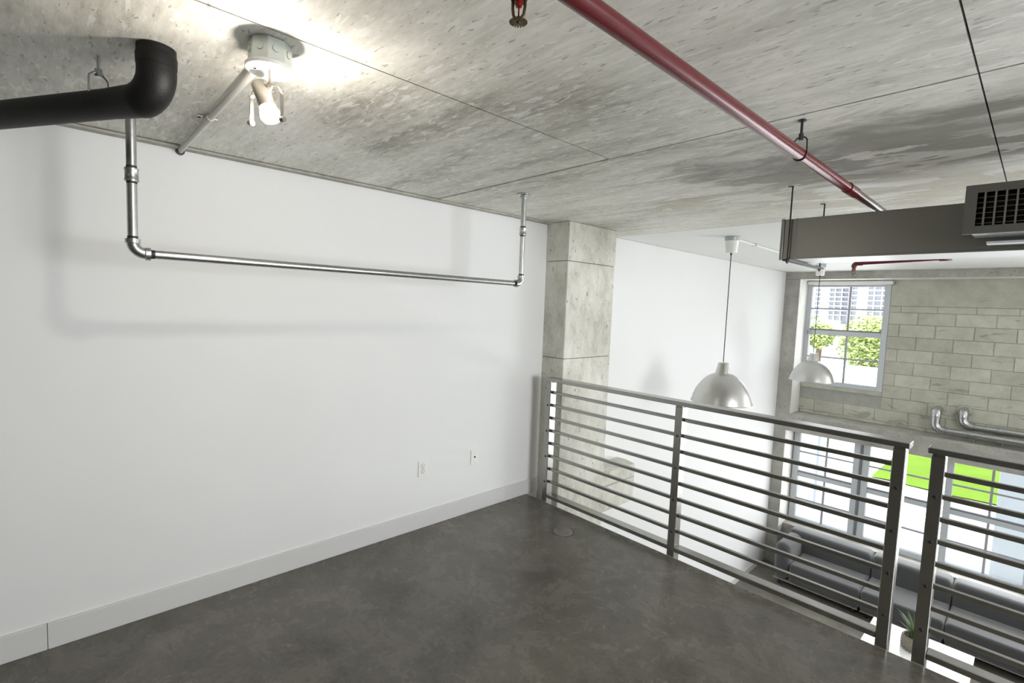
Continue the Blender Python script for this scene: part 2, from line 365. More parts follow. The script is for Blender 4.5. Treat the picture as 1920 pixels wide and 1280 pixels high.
# ------------------------------------------------------------------ windows
def sash_window(name, label, x0, x1, z0, z1, y, fw, rail_z, muntins, mid, dark=False):
    wd = thing(name, ((x0+x1)/2, y, z0), label, 'window', kind='structure')
    F = 'window_frame'
    yb = y+.07
    box(x0, x0+fw, y-.02, yb, z0, z1).build('jamb', F, wd, bevel=.004, seg=1)
    box(x1-fw, x1, y-.02, yb, z0, z1).build('jamb', F, wd, bevel=.004, seg=1)
    box(x0+fw, x1-fw, y-.02, yb, z1-fw*.6, z1).build('head', F, wd, bevel=.004, seg=1)
    box(x0+fw, x1-fw, y-.02, yb, z0, z0+fw*.9).build('sill', F, wd, bevel=.004, seg=1)
    gx0, gx1, gz0, gz1 = x0+fw, x1-fw, z0+fw*.9, z1-fw*.6
    box(gx0, gx1, y-.004, y+.045, rail_z[0], rail_z[1]).build('meeting_rail', F, wd, bevel=.004, seg=1)
    box(gx0, gx1, y+.0, y+.05, rail_z[1], rail_z[1]+.022).build('sash_edge', 'window_dark', wd)
    for a, b in ((gz0, rail_z[0]), (rail_z[1]+.022, gz1)):
        box(mid-.014, mid+.014, y+.02, y+.04, a, b).build('muntin', 'muntin_grey', wd)
    for z in muntins:
        box(gx0, mid-.014, y+.02, y+.04, z-.011, z+.011).build('muntin', 'muntin_grey', wd)
        box(mid+.014, gx1, y+.02, y+.04, z-.011, z+.011).build('muntin', 'muntin_grey', wd)
    rows = sorted([gz0, muntins[1]-.011, muntins[1]+.011, rail_z[0], rail_z[1]+.022, muntins[0]-.011, muntins[0]+.011, gz1])
    for a, b in zip(rows[::2], rows[1::2]):
        for c0, c1 in ((gx0, mid-.014), (mid+.014, gx1)):
            box(c0, c1, y+.027, y+.033, a, b).build('pane', 'pane_glass', wd)
    return wd
wn = 1
for k, (a, b) in enumerate(UPW):
    sash_window('window_%d' % wn, ['upper white framed window behind the far pendant lamp', 'unseen upper window right of the block wall, added for fill light', 'unseen upper window in the far right corner, added for fill light'][k],
                a, b, .52, 2.20, 6.40, .078, (1.356, 1.433), (1.793, .985), (a+b)/2+.045, False); wn += 1
LN = ['lower window in the corner beside the white wall', 'lower window seen between the two railing sections', 'lower window with pale pillar outside its right half']
for k, (a, b) in enumerate(LOW):
    sash_window('window_%d' % wn, LN[k] if k < 3 else '%s unseen lower window right of the pale pillar, added for fill light' % ('first', 'second', 'last')[k-3], a, b, -1.93, -.27, YG, .088, (-1.12, -1.05), (-.69, -1.52), (a+b)/2+.01); wn += 1
    box(b+.001, b+.032, YG-.03, YG+.09, -1.93, -.271).build('mullion', 'window_dark', ww) if k < 5 else None
box(LOW[-1][1], 6.35, YG, 6.5, -1.93, -.27).build('infill', 'mortar', ww)

bl = thing('roller_blind', (.81, 6.35, 2.19), 'white roller blind cassette rolled up over the upper window', 'blind')
box(.232, 1.40, 6.318, 6.372, 2.187, 2.246).build('cassette', 'blind_white', bl, bevel=.012)
box(1.4005, 1.416, 6.315, 6.375, 2.184, 2.25).build('bracket', 'galvanised_band', bl)
MB().tube([(.30, 6.335, 2.19), (.296, 6.34, 1.2), (.294, 6.34, .66)], .003, 6).build('pull_chain', 'window_dark', bl)
MB().lathe((.294, 6.34, 1.395), [(.001, -.03), (.016, -.03), (.016, .03), (.001, .03)], 12).build('chain_clip', 'window_dark', bl)

# ------------------------------------------------------------------ steel railing
def railing(label, x0, x1, posts, cap0, cap1):
    rl = thing('railing', ((x0+x1)/2, .03, 0), label, 'railing', 'steel railing along the mezzanine edge')
    for px in posts:
        p = box(px, px+.052, .001, .073, -.16, 1.024).build('post', 'steel_dark', rl, bevel=.003, seg=1)
        box(px+.003, px+.049, .004, .070, 1.024, 1.032).build('post_cap_plate', 'steel_dark', rl)
        for k in range(4):
            z = .827-.2185*k
            MB().lathe((px+.026, .002, z), [(.0005, -.006), (.006, -.006), (.0085, -.003), (.0085, .001)], 10, (0, 1, 0)).build('bolt', 'bolt_dark', rl, smooth=True)
    box(cap0, cap1, -.011, .086, 1.0325, 1.060).build('top_rail', 'steel_dark', rl, bevel=.003, seg=1)
    ps = sorted(posts)
    for a, b in zip(ps, ps[1:]):
        for k in range(8):
            z = .937-.1093*k
            box(a+.052, b, .024, .047, z-.0115, z+.0115).build('bar', 'steel_dark', rl, bevel=.002, seg=1)
        box(a+.052, b, .002, .072, .036, .067).build('bottom_rail', 'steel_dark', rl, bevel=.003, seg=1)
    return rl
railing('dark steel railing section ending at the concrete column', .19, 2.6, [.190, 1.371, 2.539], .186, 2.606)
railing('dark steel railing section cut off at the right edge', 2.68, 5.1, [2.686, 3.87, 5.05], 2.672, 5.12)

# ------------------------------------------------------------------ hanging garment rail of galvanised pipe
gx = .646; ya, yb_ = -2.803, -.777; zr = 1.797; r = .0165
gr = thing('pipe_rail', (gx, -1.79, zr), 'galvanised steel pipe rail hanging from the ceiling before the white wall', 'pipe rail')
for y, zc in ((ya, 2.085), (yb_, 2.135)):
    s = 1 if y == ya else -1
    MB().lathe((gx, y, H), [(.0005, -.001), (.045, -.001), (.045, -.008), (.026, -.012), (.026, -.028), (.0005, -.028)], 28).build('flange', 'galvanised', gr, smooth=True)
    MB().tube([(gx, y, H-.026), (gx, y, zc)], r).build('drop_pipe', 'galvanised', gr, smooth=True)
    MB().tube([(gx, y, zc-.02), (gx, y, zr+.03)], r).build('drop_pipe', 'galvanised', gr, smooth=True)
    MB().lathe((gx, y, zc), [(r, .034), (r*1.03, .033), (r*1.03, .020)], 20).build('thread', 'thread_black', gr)
    MB().lathe((gx, y, zc), [(r*1.03, -.020), (r*1.03, -.03), (r, -.032)], 20).build('thread', 'thread_black', gr)
    MB().lathe((gx, y, zc), [(r, .024), (.0225, .024), (.0235, .018), (.0215, .014), (.0215, -.014), (.0235, -.018), (.0225, -.024), (r, -.024)], 24).build('coupling', 'galvanised', gr, smooth=True)
    e = arc((gx, y, zr), (0, 0, .04), (0, s*.04, 0), 8)
    MB().tube([(gx, y, zr+.045)]+e+[(gx, y+s*.045, zr)], .0205).build('elbow', 'galvanised', gr, smooth=True)
    MB().lathe((gx, y, zr+.045), [(r, .008), (.0245, .008), (.0245, -.008), (.0205, -.010)], 24).lathe((gx, y+s*.045, zr), [(.0205, -.010), (.0245, -.008), (.0245, .008), (r, .008)], 24, (0, s, 0)).build('elbow_collar', 'galvanised', gr, smooth=True)
    MB().lathe((gx, y+s*.053, zr), [(r*1.03, 0), (r*1.03, .014), (r, .014)], 20, (0, s, 0)).build('thread', 'thread_black', gr)
    MB().lathe((gx, y, zr+.053), [(r*1.03, 0), (r*1.03, .01), (r, .01)], 20).build('thread', 'thread_black', gr)
MB().tube([(gx, ya+.045, zr), (gx, yb_-.045, zr)], r, 20).build('crossbar', 'galvanised', gr, smooth=True)

# ------------------------------------------------------------------ black insulated pipe
zb = 2.229; E0 = Vector((1.142, -2.785, zb)); dv = Vector((-.855, -.519, 0)).normalized()
bp = thing('insulated_pipe', (1.142, -2.785, zb), 'thick black insulated pipe bending up into the ceiling', 'pipe')
e = arc(E0, dv*.075, Vector((0, 0, .075)), 10)
MB().tube([E0+dv*1.33]+[E0+dv*.15], .0435, 28).build('straight_run', 'black_rubber', bp, smooth=True)
MB().tube([E0+dv*.17]+e+[E0+Vector((0, 0, .146))], [.0445, .0475]+[.0505]*9+[.0505, .050], 28).build('elbow', 'black_rubber', bp, smooth=True)
MB().lathe(E0+Vector((0, 0, .10)), [(.048, -.01), (.0515, -.008), (.0525, .02), (.050, .03)], 28).build('tape_lap', 'black_rubber', bp, smooth=True)
hp = E0+dv*.235
hg = MB().tube([(hp.x, hp.y, zb+.092), (hp.x, hp.y, H)], .005, 10).build('hanger_rod', 'galvanised', bp, smooth=True)
side = Vector((dv.y, -dv.x, 0))
loop = [hp+side*(.036*math.sin(a))+Vector((0, 0, .036*math.cos(a))) for a in [i/20*2*PI for i in range(3, 18)]]
hang = [hp+side*.012+Vector((0, 0, .094)), hp+side*.028+Vector((0, 0, .080))]+loop+[hp-side*.028+Vector((0, 0, .080)), hp-side*.012+Vector((0, 0, .094))]
MB().tube(hang, .0042, 8).build('clevis', 'galvanised', bp, smooth=True)
MB().lathe(hp+Vector((0, 0, .095)), [(.0005, -.012), (.011, -.012), (.011, .012), (.0005, .012)], 6).build('nut', 'galvanised', bp)

# ------------------------------------------------------------------ spot lamp on a junction box, conduit to the wall
lc = Vector((1.425, -2.553, 0))
sp = thing('spot_lamp', (lc.x, lc.y, H), 'lit cylinder spot lamp hanging from a round junction box', 'lamp')
oc = [(lc.x+.058*math.cos(PI/8+i*PI/4), lc.y+.058*math.sin(PI/8+i*PI/4)) for i in range(8)]
jb = MB().prism(oc, 2.3122, H-.001).build('junction_box', 'box_zinc', sp, bevel=.002, seg=1)
for i in range(8):
    a = i*PI/4; n_ = Vector((math.cos(a), math.sin(a), 0)); c_ = lc+n_*.0535+Vector((0, 0, 2.345))
    MB().lathe(c_, [(.0005, .0022), (.0095, .0022), (.0105, 0), (.0105, -.002)], 16, n_).build('knockout', 'box_zinc', jb)
MB().lathe((lc.x, lc.y, 2.306), [(.0005, .006), (.061, .006), (.0655, .003), (.0655, -.004), (.063, -.007), (.058, -.004), (.0005, .001)], 40).build('canopy', 'canopy_white', sp, smooth=True)
MB().lathe((lc.x, lc.y, 2.28), [(.0005, .022), (.004, .022), (.004, -.012), (.007, -.013), (.007, -.018), (.0005, -.018)], 12).build('stem_bolt', 'nickel', sp)
MB().lathe((lc.x-.02, lc.y-.035, 2.305), [(.0005, -.004), (.004, -.003), (.004, .002)], 10).build('canopy_screw', 'bolt_dark', sp)
xa = Vector((.884, .468, 0)).normalized()          # yoke axis
zb0 = 2.162; wy = .056; zt = 2.262
ctr = Vector((lc.x-.012, lc.y-.006, 0))
yk = []
prof = [(-wy, zb0), (-wy, zt-.03), (-wy*.75, zt-.008), (-wy*.35, zt), (wy*.35, zt), (wy*.75, zt-.008), (wy, zt-.03), (wy, zb0)]
vs = []; ny = Vector((-xa.y, xa.x, 0))
for k, (d, z) in enumerate(prof):
    i0, i1 = max(0, k-1), min(len(prof)-1, k+1); tg = Vector((prof[i1][0]-prof[i0][0], prof[i1][1]-prof[i0][1])).normalized(); nn = Vector((-tg.y, tg.x))
    for sgn in (1, -1):
        for hw in (-.006, .006):
            vs.append(ctr+xa*(d+nn.x*.0012*sgn)+ny*hw+Vector((0, 0, z+nn.y*.0012*sgn)))
fs = []
for k in range(len(prof)-1):
    A = k*4; B = A+4
    fs += [(A, A+1, B+1, B), (A+3, A+2, B+2, B+3), (A+1, A+3, B+3, B+1), (A+2, A, B, B+2)]
fs += [(0, 2, 3, 1), (len(vs)-4, len(vs)-3, len(vs)-1, len(vs)-2)]
MB().add(vs, fs).build('yoke', 'nickel', sp)
for s in (-1, 1):
    MB().lathe(ctr+xa*(s*(wy+.001))+Vector((0, 0, zb0)), [(.0005, .010), (.008, .009), (.009, .002), (.009, -.004), (.0005, -.004)], 14, xa*s).build('pivot_knob', 'nickel', sp, smooth=True)
ax = (Vector((1.407, -2.553, 2.201))-Vector((1.384, -2.57, 2.272))).normalized(); top = Vector((1.384, -2.570, 2.273))
MB().lathe(top, [(.0005, 0), (.022, 0), (.0235, .002), (.0235, .074), (.0215, .074), (.0215, .06)], 32, ax).build('lamp_cylinder', 'nickel', sp, smooth=True)
MB().lathe(top, [(.0205, .066), (.0205, .076), (.0255, .086), (.0285, .096), (.0285, .104), (.024, .113), (.013, .119), (.0005, .120)], 28, ax).build('bulb', 'lamp_glow', sp, smooth=True)
MB().tube([ctr+xa*.02+Vector((0, 0, zt-.004)), ctr+xa*.012+Vector((0, 0, zt-.02)), ctr+xa*.006+Vector((0, 0, zt-.035))], .0028, 8).build('wire', 'plastic_white', sp)

cdt = thing('ceiling_conduit', (.7, -2.548, H), 'grey painted conduit running from lamp box to the left wall', 'conduit')
MB().tube([(1.37, -2.55, H-.022), (.62, -2.549, H-.016)], .0115, 14).build('conduit_tube', 'conduit_paint', cdt, smooth=True)
MB().tube([(.66, -2.549, H-.0165), (.03, -2.548, H-.0155), (.004, -2.548, H-.018)], .0115, 14).build('conduit_tube', 'conduit_paint', cdt, smooth=True)
MB().tube([(.67, -2.549, H-.016), (.60, -2.549, H-.0165)], .0145, 14).build('coupling', 'conduit_paint', cdt, smooth=True)
MB().box(.60, .612, -2.585, -2.513, H-.006, H-.001).build('strap', 'conduit_paint', cdt)
MB().lathe((.606, -2.577, H-.006), [(.0005, -.005), (.005, -.004), (.005, 0)], 10).build('strap_screw', 'bolt_dark', cdt)
MB().lathe((.008, -2.548, H-.0175), [(.012, -.004), (.019, -.004), (.019, .012), (.012, .012)], 14, (-1, 0, 0)).build('end_collar', 'bolt_dark', cdt)

# ------------------------------------------------------------------ sprinkler head near camera
def sprinkler(loc, label, stem_top, sc=1.0):
    c = Vector(loc); s = thing('fire_sprinkler', c, label, 'sprinkler')
    n = 18; vs = []; fs = []
    MB().lathe(c, [(.0005, .0005), (.0105*sc, .0005), (.0105*sc, -.001), (.0005, -.001)], 24).build('deflector_hub', 'brass_old', s)
    mb = MB()
    for i in range(n):
        a0 = 2*PI*(i-.33)/n; a1 = 2*PI*(i+.33)/n
        q = [(.010, a0), (.0178, a0+.02), (.0178, a1-.02), (.010, a1)]
        mb.add([c+Vector((rr*sc*math.cos(a), rr*sc*math.sin(a), z)) for z in (-.0008, .0008) for rr, a in q], [(3, 2, 1, 0), (4, 5, 6, 7), (0, 1, 5, 4), (1, 2, 6, 5), (2, 3, 7, 6), (3, 0, 4, 7)])
    mb.build('deflector_teeth', 'brass_old', s)
    MB().lathe(c, [(.0005, -.004), (.004*sc, -.003), (.005*sc, .004), (.004*sc, .010), (.0005, .012)], 14).build('deflector_screw', 'brass_old', s, smooth=True)
    d = Vector((.883, .469, 0))
    for k in (-1, 1):
        MB().tube([c+d*(k*.005*sc)+Vector((0, 0, .006*sc)), c+d*(k*.0105*sc)+Vector((0, 0, .013*sc)), c+d*(k*.0125*sc)+Vector((0, 0, .026*sc)), c+d*(k*.0125*sc)+Vector((0, 0, .042*sc))], [.003*sc, .0032*sc, .003*sc, .0034*sc], 8).build('frame_arm', 'brass_old', s, smooth=True)
    MB().tube([c+Vector((0, 0, .010*sc)), c+Vector((0, 0, .03*sc))], .0016*sc, 8).build('glass_bulb', 'red_glass', s)
    MB().lathe(c+Vector((0, 0, .027*sc)), [(.0005, 0), (.006*sc, .001), (.0075*sc, .006), (.006*sc, .014*sc), (.0005, .014*sc)], 16).build('seat_button', 'red_glass', s, smooth=True)
    MB().lathe(c+Vector((0, 0, .040*sc)), [(.0005, 0), (.0165*sc, 0), (.0165*sc, .016*sc), (.0005, .016*sc)], 6).build('hex_body', 'brass_old', s)
    MB().tube([c+Vector((0, 0, .055*sc)), (c.x, c.y, stem_top)], .0135*sc, 16).build('stem', 'red_paint', s, smooth=True)
    return s
sprinkler((2.2622, -2.3545, 2.199), 'brass fire sprinkler head at the top edge of the picture', H)

# ------------------------------------------------------------------ red sprinkler pipe
rx, rz, rr = 2.333, 2.252, .0212
rp = thing('sprinkler_pipe', (rx, 0, rz), 'long glossy dark red sprinkler pipe under the concrete ceiling', 'pipe')
MB().tube([(rx, YB, rz), (rx, -.32, rz)], rr, 28).build('main_pipe', 'red_paint', rp, smooth=True)
MB().tube([(rx, -.34, rz), (rx, -.20, rz)], rr*1.16, 28).build('coupling', 'red_paint', rp, smooth=True)
MB().tube([(rx, -.22, rz), (rx, 3.16, rz)], rr, 28).build('main_pipe', 'red_paint', rp, smooth=True)
MB().tube([(rx, 3.10, rz)]+arc((rx+.02, 3.17, rz), (0, -.04, 0), (-.04, 0, 0), 6)+[(rx-.06, 3.17, rz)], rr*1.25, 20).build('elbow', 'red_paint', rp, smooth=True)
MB().tube([(rx-.05, 3.17, rz), (1.62, 3.19, rz-.022)], rr*.9, 18).build('branch_pipe', 'red_paint', rp, smooth=True)
MB().tube([(1.66, 3.19, rz-.022)]+arc((1.585, 3.19, rz-.022), (.03, 0, 0), (0, 0, -.03), 6)+[(1.585, 3.19, rz-.065)], rr*1.15, 18).build('elbow', 'red_paint', rp, smooth=True)
hy = -.985
MB().tube([(rx, hy, rz+.062), (rx, hy, H)], .0048, 10).build('hanger_rod', 'bolt_dark', rp, smooth=True)
MB().lathe((rx, hy, H), [(.0005, -.004), (.014, -.004), (.014, -.0005)], 12).build('rod_anchor', 'bolt_dark', rp)
MB().lathe((rx, hy, rz+.062), [(.0005, -.01), (.009, -.01), (.009, .012), (.0005, .012)], 6).build('nut', 'bolt_dark', rp)
lp = [(rx-.012, hy, rz+.06), (rx-.021, hy, rz+.05)]+[(rx-(rr+.002)*math.cos(a), hy, rz-(rr+.002)*math.sin(a)) for a in [i/12*PI for i in range(13)]]+[(rx+.021, hy, rz+.05), (rx+.012, hy, rz+.06), (rx-.012, hy, rz+.06)]
MB().tube(lp, .0028, 8).build('ring_hanger', 'bolt_dark', rp, smooth=True)
sprinkler((1.585, 3.19, 2.11), 'small sprinkler head at the end of the far red branch pipe', rz-.062, 1.2)

# ------------------------------------------------------------------ duct with register
DX0, DX1, DY0, DY1, DZ0, DZ1 = 1.952, 6.2, .032, .34, 1.975, 2.197
du = thing('air_duct', (4, .28, DZ0), 'grey sheet metal air duct hung from the ceiling', 'duct')
box(DX0, DX1, DY0, DY1, DZ0+.004, DZ1).build('duct_body', 'duct_metal', du, bevel=.003, seg=1)
box(DX0, DX1, DY0+.002, DY1-.002, DZ0, DZ0+.0039).build('bottom_sheet', 'duct_lit_metal', du)
box(1.936, 1.9515, DY0-.006, DY1+.006, DZ0-.004, DZ1+.004).build('end_cap', 'duct_edge', du, bevel=.002, seg=1)
box(2.012, 2.017, DY0-.0025, DY1, DZ0+.002, DZ1+.002).build('seam', 'duct_edge', du)
box(DX0, DX1, DY0-.003, DY0+.012, DZ0-.002, DZ0+.006).build('edge_fold', 'duct_metal', du)
for x in (1.986, 3.9):
    for y in (.012, .60):
        MB().tube([(x, y, DZ0-.028), (x, y, H)], .0042, 8).build('hanger_rod', 'bolt_dark', du)
        MB().lathe((x, y, DZ0-.018), [(.0005, -.004), (.009, -.004), (.009, .004), (.0005, .004)], 6).build('nut', 'bolt_dark', du)
    box(x-.018, x+.018, -.012, .625, DZ0-.014, DZ0-.0045).build('support_strut', 'bolt_dark', du)
    for y in (.012, .60): box(x-.022, x+.002, y-.012, y+.012, H-.003, H-.0004).build('anchor', 'bolt_dark', du)
# register
RX0, RX1, RZ0, RZ1, RY = 2.732, 3.36, 2.021, 2.221, -.215
MB().box(2.755, 2.757, RY+.012, DY0-.001, 2.037, 2.205).box(RX1-.027, RX1-.025, RY+.012, DY0-.001, 2.037, 2.205).box(2.757, RX1-.027, RY+.012, DY0-.001, 2.203, 2.205).build('register_collar', 'duct_metal', du)
box(2.755, RX1-.025, RY+.012, DY0-.001, 2.033, 2.037).build('collar_bottom', 'duct_lit_metal', du)
OX0, OX1, OZ0, OZ1 = 2.769, RX1-.038, 2.053, 2.189
rf = MB()
rf.box(RX0, OX0, RY-.006, RY+.006, RZ0, RZ1).box(OX1, RX1, RY-.006, RY+.006, RZ0, RZ1).box(OX0, OX1, RY-.006, RY+.006, RZ0, OZ0).box(OX0, OX1, RY-.006, RY+.006, OZ1, RZ1)
rg = rf.build('register_frame', 'register_paint', du)
box(OX0-.006, OX1+.006, RY+.05, RY+.052, OZ0-.006, OZ1+.006).build('register_back', 'duct_inside', du)
nb = int((OX1-OX0)/.0312)
for i in range(nb):
    x = OX0+.024+i*.0312; box(x-.003, x+.003, RY-.002, RY+.012, OZ0, OZ1).build('vertical_bar', 'register_bar', rg)
for i in range(6):
    z = OZ0+.0125+i*.0212; box(OX0, OX1, RY+.014, RY+.028, z-.0014, z+.0014).build('blade', 'register_bar', rg)
box(2.80, RX1-.05, -.06, .02, 1.996, 2.006).build('damper_rail', 'duct_lit_metal', du)

# ------------------------------------------------------------------ pendant lamps
def pendant(x, y, zrim, label):
    p = thing('pendant_lamp', (x, y, H), label, 'lamp', 'pendant lamps over the void')
    MB().lathe((x, y, H), [(.0005, -.0015), (.060, -.0015), (.063, -.006), (.062, -.04), (.061, -.042), (.051, -.144), (.047, -.15), (.0005, -.15)], 36).build('canopy', 'plastic_white', p, smooth=True)
    MB().lathe((x, y, H), [(.0625, -.0005), (.0645, -.002), (.0645, -.036), (.062, -.038)], 36).build('canopy_band', 'box_zinc', p, smooth=True)
    MB().lathe((x, y, H-.15), [(.0005, .004), (.009, .004), (.008, -.02), (.0005, -.022)], 14).build('cord_grip', 'cord_black', p)
    zt = zrim+.378
    MB().tube([(x, y, H-.165), (x-.003, y, zt+.005)], .0042, 8).build('cord', 'cord_black', p)
    MB().lathe((x, y, zrim+.27), [(.078, -.004), (.072, 0), (.067, .012), (.048, .102), (.044, .108), (.0005, .108)], 40).build('neck', 'aluminium', p, smooth=True)
    dome = [(.274, 0), (.271, .012), (.262, .05), (.244, .10), (.215, .155), (.178, .203), (.138, .240), (.100, .262), (.080, .270)]
    sh = MB().lathe((x, y, zrim), dome, 64).build('shade', 'aluminium', p, smooth=True)
    MB().lathe((x, y, zrim), [(rr-.004, h-.002) for rr, h in dome]+[(.0005, .262)], 64).build('shade_lining', 'shade_inside', sh, smooth=True)
    MB().lathe((x, y, zrim), [(.270, .002), (.279, .003), (.281, -.002), (.277, -.006), (.270, -.004)], 64).build('rim', 'aluminium', sh, smooth=True)
    MB().lathe((x, y, zrim+.10), [(.0005, -.03), (.03, -.02), (.042, .01), (.038, .05), (.02, .09), (.02, .15)], 20).build('bulb', 'plastic_white', p, smooth=True)
    return p
pendant(.936, 1.682, .803, 'brushed metal dome pendant lamp hanging nearest, above the railing')
pendant(.842, 4.75, .765, 'brushed metal dome pendant lamp hanging before the upper window')
pc = thing('pendant_conduit', (.93, 3.2, H), 'thin white conduit on the ceiling joining both pendant lamps', 'conduit')
MB().tube([(.938, 1.765, H-.012), (.846, 4.667, H-.012)], .0095, 12).build('conduit_tube', 'ceiling_paint', pc, smooth=True)
for yy in (2.25, 3.3, 4.3):
    f = (yy-1.74)/(4.69-1.74); xx = .938+(.846-.938)*f
    box(xx-.03, xx+.03, yy-.008, yy+.008, H-.0235, H-.0005).build('strap', 'plastic_white', pc, bevel=.003, seg=1)

# ------------------------------------------------------------------ outlets and floor plate
def plate(y, z, label, kind):
    o = thing('wall_outlet', (0, y, z), label, 'outlet')
    box(.0002, .006, y-.036, y+.036, z-.058, z+.058).build('cover_plate', 'plastic_white', o, bevel=.002)
    if kind == 'duplex':
        for s in (-1, 1):
            zc = z+s*.0195
            q = MB().lathe((.006, y, zc), [(.0165, -.002), (.0165, .0012), (.0155, .0022), (.0005, .0022)], 24, (1, 0, 0)).build('socket', 'plastic_white', o)
            MB().lathe((.006, y, zc), [(.0168, .0002), (.0180, .0002), (.0180, .0006), (.0168, .0006)], 24, (1, 0, 0)).build('socket_gap', 'slot_dark', o)
            box(.0081, .0087, y-.0075, y-.0055, zc-.001, zc+.008).build('slot', 'slot_dark', q); box(.0081, .0087, y+.0055, y+.0075, zc-.001, zc+.007).build('slot', 'slot_dark', q)
            MB().lathe((.0081, y, zc-.0075), [(.0028, 0), (.0028, .0006), (.0002, .0006)], 10, (1, 0, 0)).build('ground_hole', 'slot_dark', q)
        MB().lathe((.006, y, z), [(.003, 0), (.003, .001), (.0002, .0012)], 10, (1, 0, 0)).build('screw', 'galvanised', o)
    else:
        MB().lathe((.006, y, z), [(.0065, 0), (.0065, .004), (.005, .008), (.0002, .008)], 12, (1, 0, 0)).build('coax_jack', 'bolt_dark', o)
        for s in (-1, 1): MB().lathe((.006, y, z+s*.042), [(.0032, 0), (.0032, .001), (.0002, .0012)], 10, (1, 0, 0)).build('screw', 'galvanised', o)
plate(-1.081, .442, 'white duplex power outlet with two sockets on the left wall', 'duplex')
plate(-.600, .441, 'white cable jack plate with one dark hole near the railing', 'coax')
fp = thing('floor_plate', (.701, -.303, 0), 'round grey cover plate set on the dark floor', 'cover plate')
MB().lathe((.701, -.303, 0), [(.0005, .006), (.070, .006), (.075, .003), (.076, 0)], 40).build('cover_disc', 'plate_grey', fp, smooth=True)
MB().lathe((.701, -.303, 0), [(.076, .0002), (.082, .0008), (.082, .0002)], 40).build('edge_gap', 'slot_dark', fp)
for s in (-1, 1): MB().lathe((.701+s*.045, -.303, .006), [(.006, 0), (.006, .001), (.0005, .001)], 10).build('screw', 'bolt_dark', fp)

# ------------------------------------------------------------------ galvanised vent pipes on the ledge
def vent(x, zin, zrun, yrun, label):
    o = thing('vent_pipe', (x, yrun, .016), label, 'pipe', 'galvanised vent pipes on the window ledge')
    R_ = .046
    MB().tube([(x, YBK+.01, zin), (x, yrun+.075, zin)]+arc((x, yrun, zin), (0, .07, 0), (0, 0, -.07), 6)+[(x, yrun, zin-.09)], .057, 24).build('elbow', 'galvanised', o, smooth=True)
    MB().lathe((x, YBK-.006, zin), [(.05, 0), (.085, 0), (.08, .012), (.055, .016)], 24, (0, -1, 0)).build('wall_collar', 'block_concrete', o)
    MB().tube([(x, yrun, zin-.08), (x, yrun, zrun+.10)], .052, 24).build('drop', 'galvanised', o, smooth=True)
    MB().tube([(x, yrun, zrun+.105)]+arc((x, yrun, zrun), (0, 0, .095), (.095, 0, 0), 4)+[(x+.11, yrun, zrun)], .056, 24).build('elbow', 'galvanised', o, smooth=True)
    MB().tube([(x+.1, yrun, zrun), (XR-.02, yrun, zrun)], R_, 24).build('run', 'galvanised', o, smooth=True)
    for k, d in enumerate((.12, .36, .9)):
        MB().lathe((x+d, yrun, zrun), [(R_, -.012), (R_+.006, -.010), (R_+.006, .010), (R_, .012)], 24, (1, 0, 0)).build('band', 'galvanised_band', o, smooth=True)
    MB().lathe((x, yrun, zin-.085), [(.052, -.01), (.060, -.008), (.060, .008), (.056, .01)], 24).build('band', 'galvanised_band', o, smooth=True)
    for xs in (x+.42, x+2.0):
        box(xs-.012, xs+.012, yrun-.05, yrun+.05, .0155, zrun-R_+.004).build('support', 'galvanised_band', o)
vent(2.055, .385, .115, 6.155, 'galvanised vent pipe nearer the ledge edge, left of its twin')
vent(2.330, .405, .205, 6.29, 'galvanised vent pipe close to the block wall, right of its twin')

# ------------------------------------------------------------------ sofa
sf = thing('sofa', (2.3, 5.7, ZL), 'long grey modular fabric sofa under the lower windows', 'sofa')
YF = 5.275
def cushion(name, *a, bv=.045): return box(*a).build(name, 'sofa_fabric', sf, bevel=bv, smooth=True, seg=4)
mods = [(.37, 1.518), (1.524, 2.43), (2.436, 3.345), (3.351, 4.5)]
for i, (a, b) in enumerate(mods):
    s0 = a+.225 if i == 0 else a; s1 = b-.225 if i == 3 else b
    cushion('seat', s0+.002, s1-.002, YF, 5.93, -2.49, -2.20)
    cushion('backrest', s0+.002 if i else a+.02, s1-.002 if i < 3 else b-.02, 5.86, 6.16, -2.49, -1.87, bv=.07)
    box(a+.012, b-.012, YF+.012, 6.14, -2.505, -2.4905).build('base_rail', 'sofa_base', sf)
    for xx in (a+.08, b-.08):
        for yy in (YF+.09, 6.06): MB().tube([(xx, yy, ZL), (xx, yy, -2.505)], .022, 12).build('leg', 'bolt_dark', sf)
cushion('armrest', .37, .592, YF-.005, 6.15, -2.49, -1.915, bv=.095)
cushion('armrest', 4.278, 4.5, YF-.005, 6.15, -2.49, -1.925, bv=.075)

tb = thing('coffee_table', (2.27, 4.35, ZL), 'low glossy white coffee table before the sofa', 'table')
box(1.78, 2.757, 3.85, 4.80, -2.285, -2.25).build('table_top', 'table_white', tb, bevel=.006)
for x in (1.84, 2.66):
    for y in (3.91, 4.70): box(x, x+.04, y, y+.04, ZL, -2.285).build('leg', 'table_white', tb, bevel=.003, seg=1)
pl = thing('potted_plant', (2.24, 4.38, -2.25), 'spiky grass plant in a woven pot on the white table', 'plant')
pz = -2.25
po = MB().lathe((2.24, 4.38, pz), [(.0005, 0), (.085, 0), (.105, .03), (.115, .09), (.108, .15), (.10, .17), (.092, .165), (.092, .145), (.0005, .145)], 28).build('pot', 'pot_basket', pl, smooth=True)
for k in range(5):
    MB().tube([(2.24+(.107+.006*math.sin(k*.75+.4))*math.cos(a), 4.38+(.107+.006*math.sin(k*.75+.4))*math.sin(a), pz+.02+k*.032) for a in [i/24*2*PI for i in range(25)]], .008, 6).build('weave_band', 'pot_basket', po)
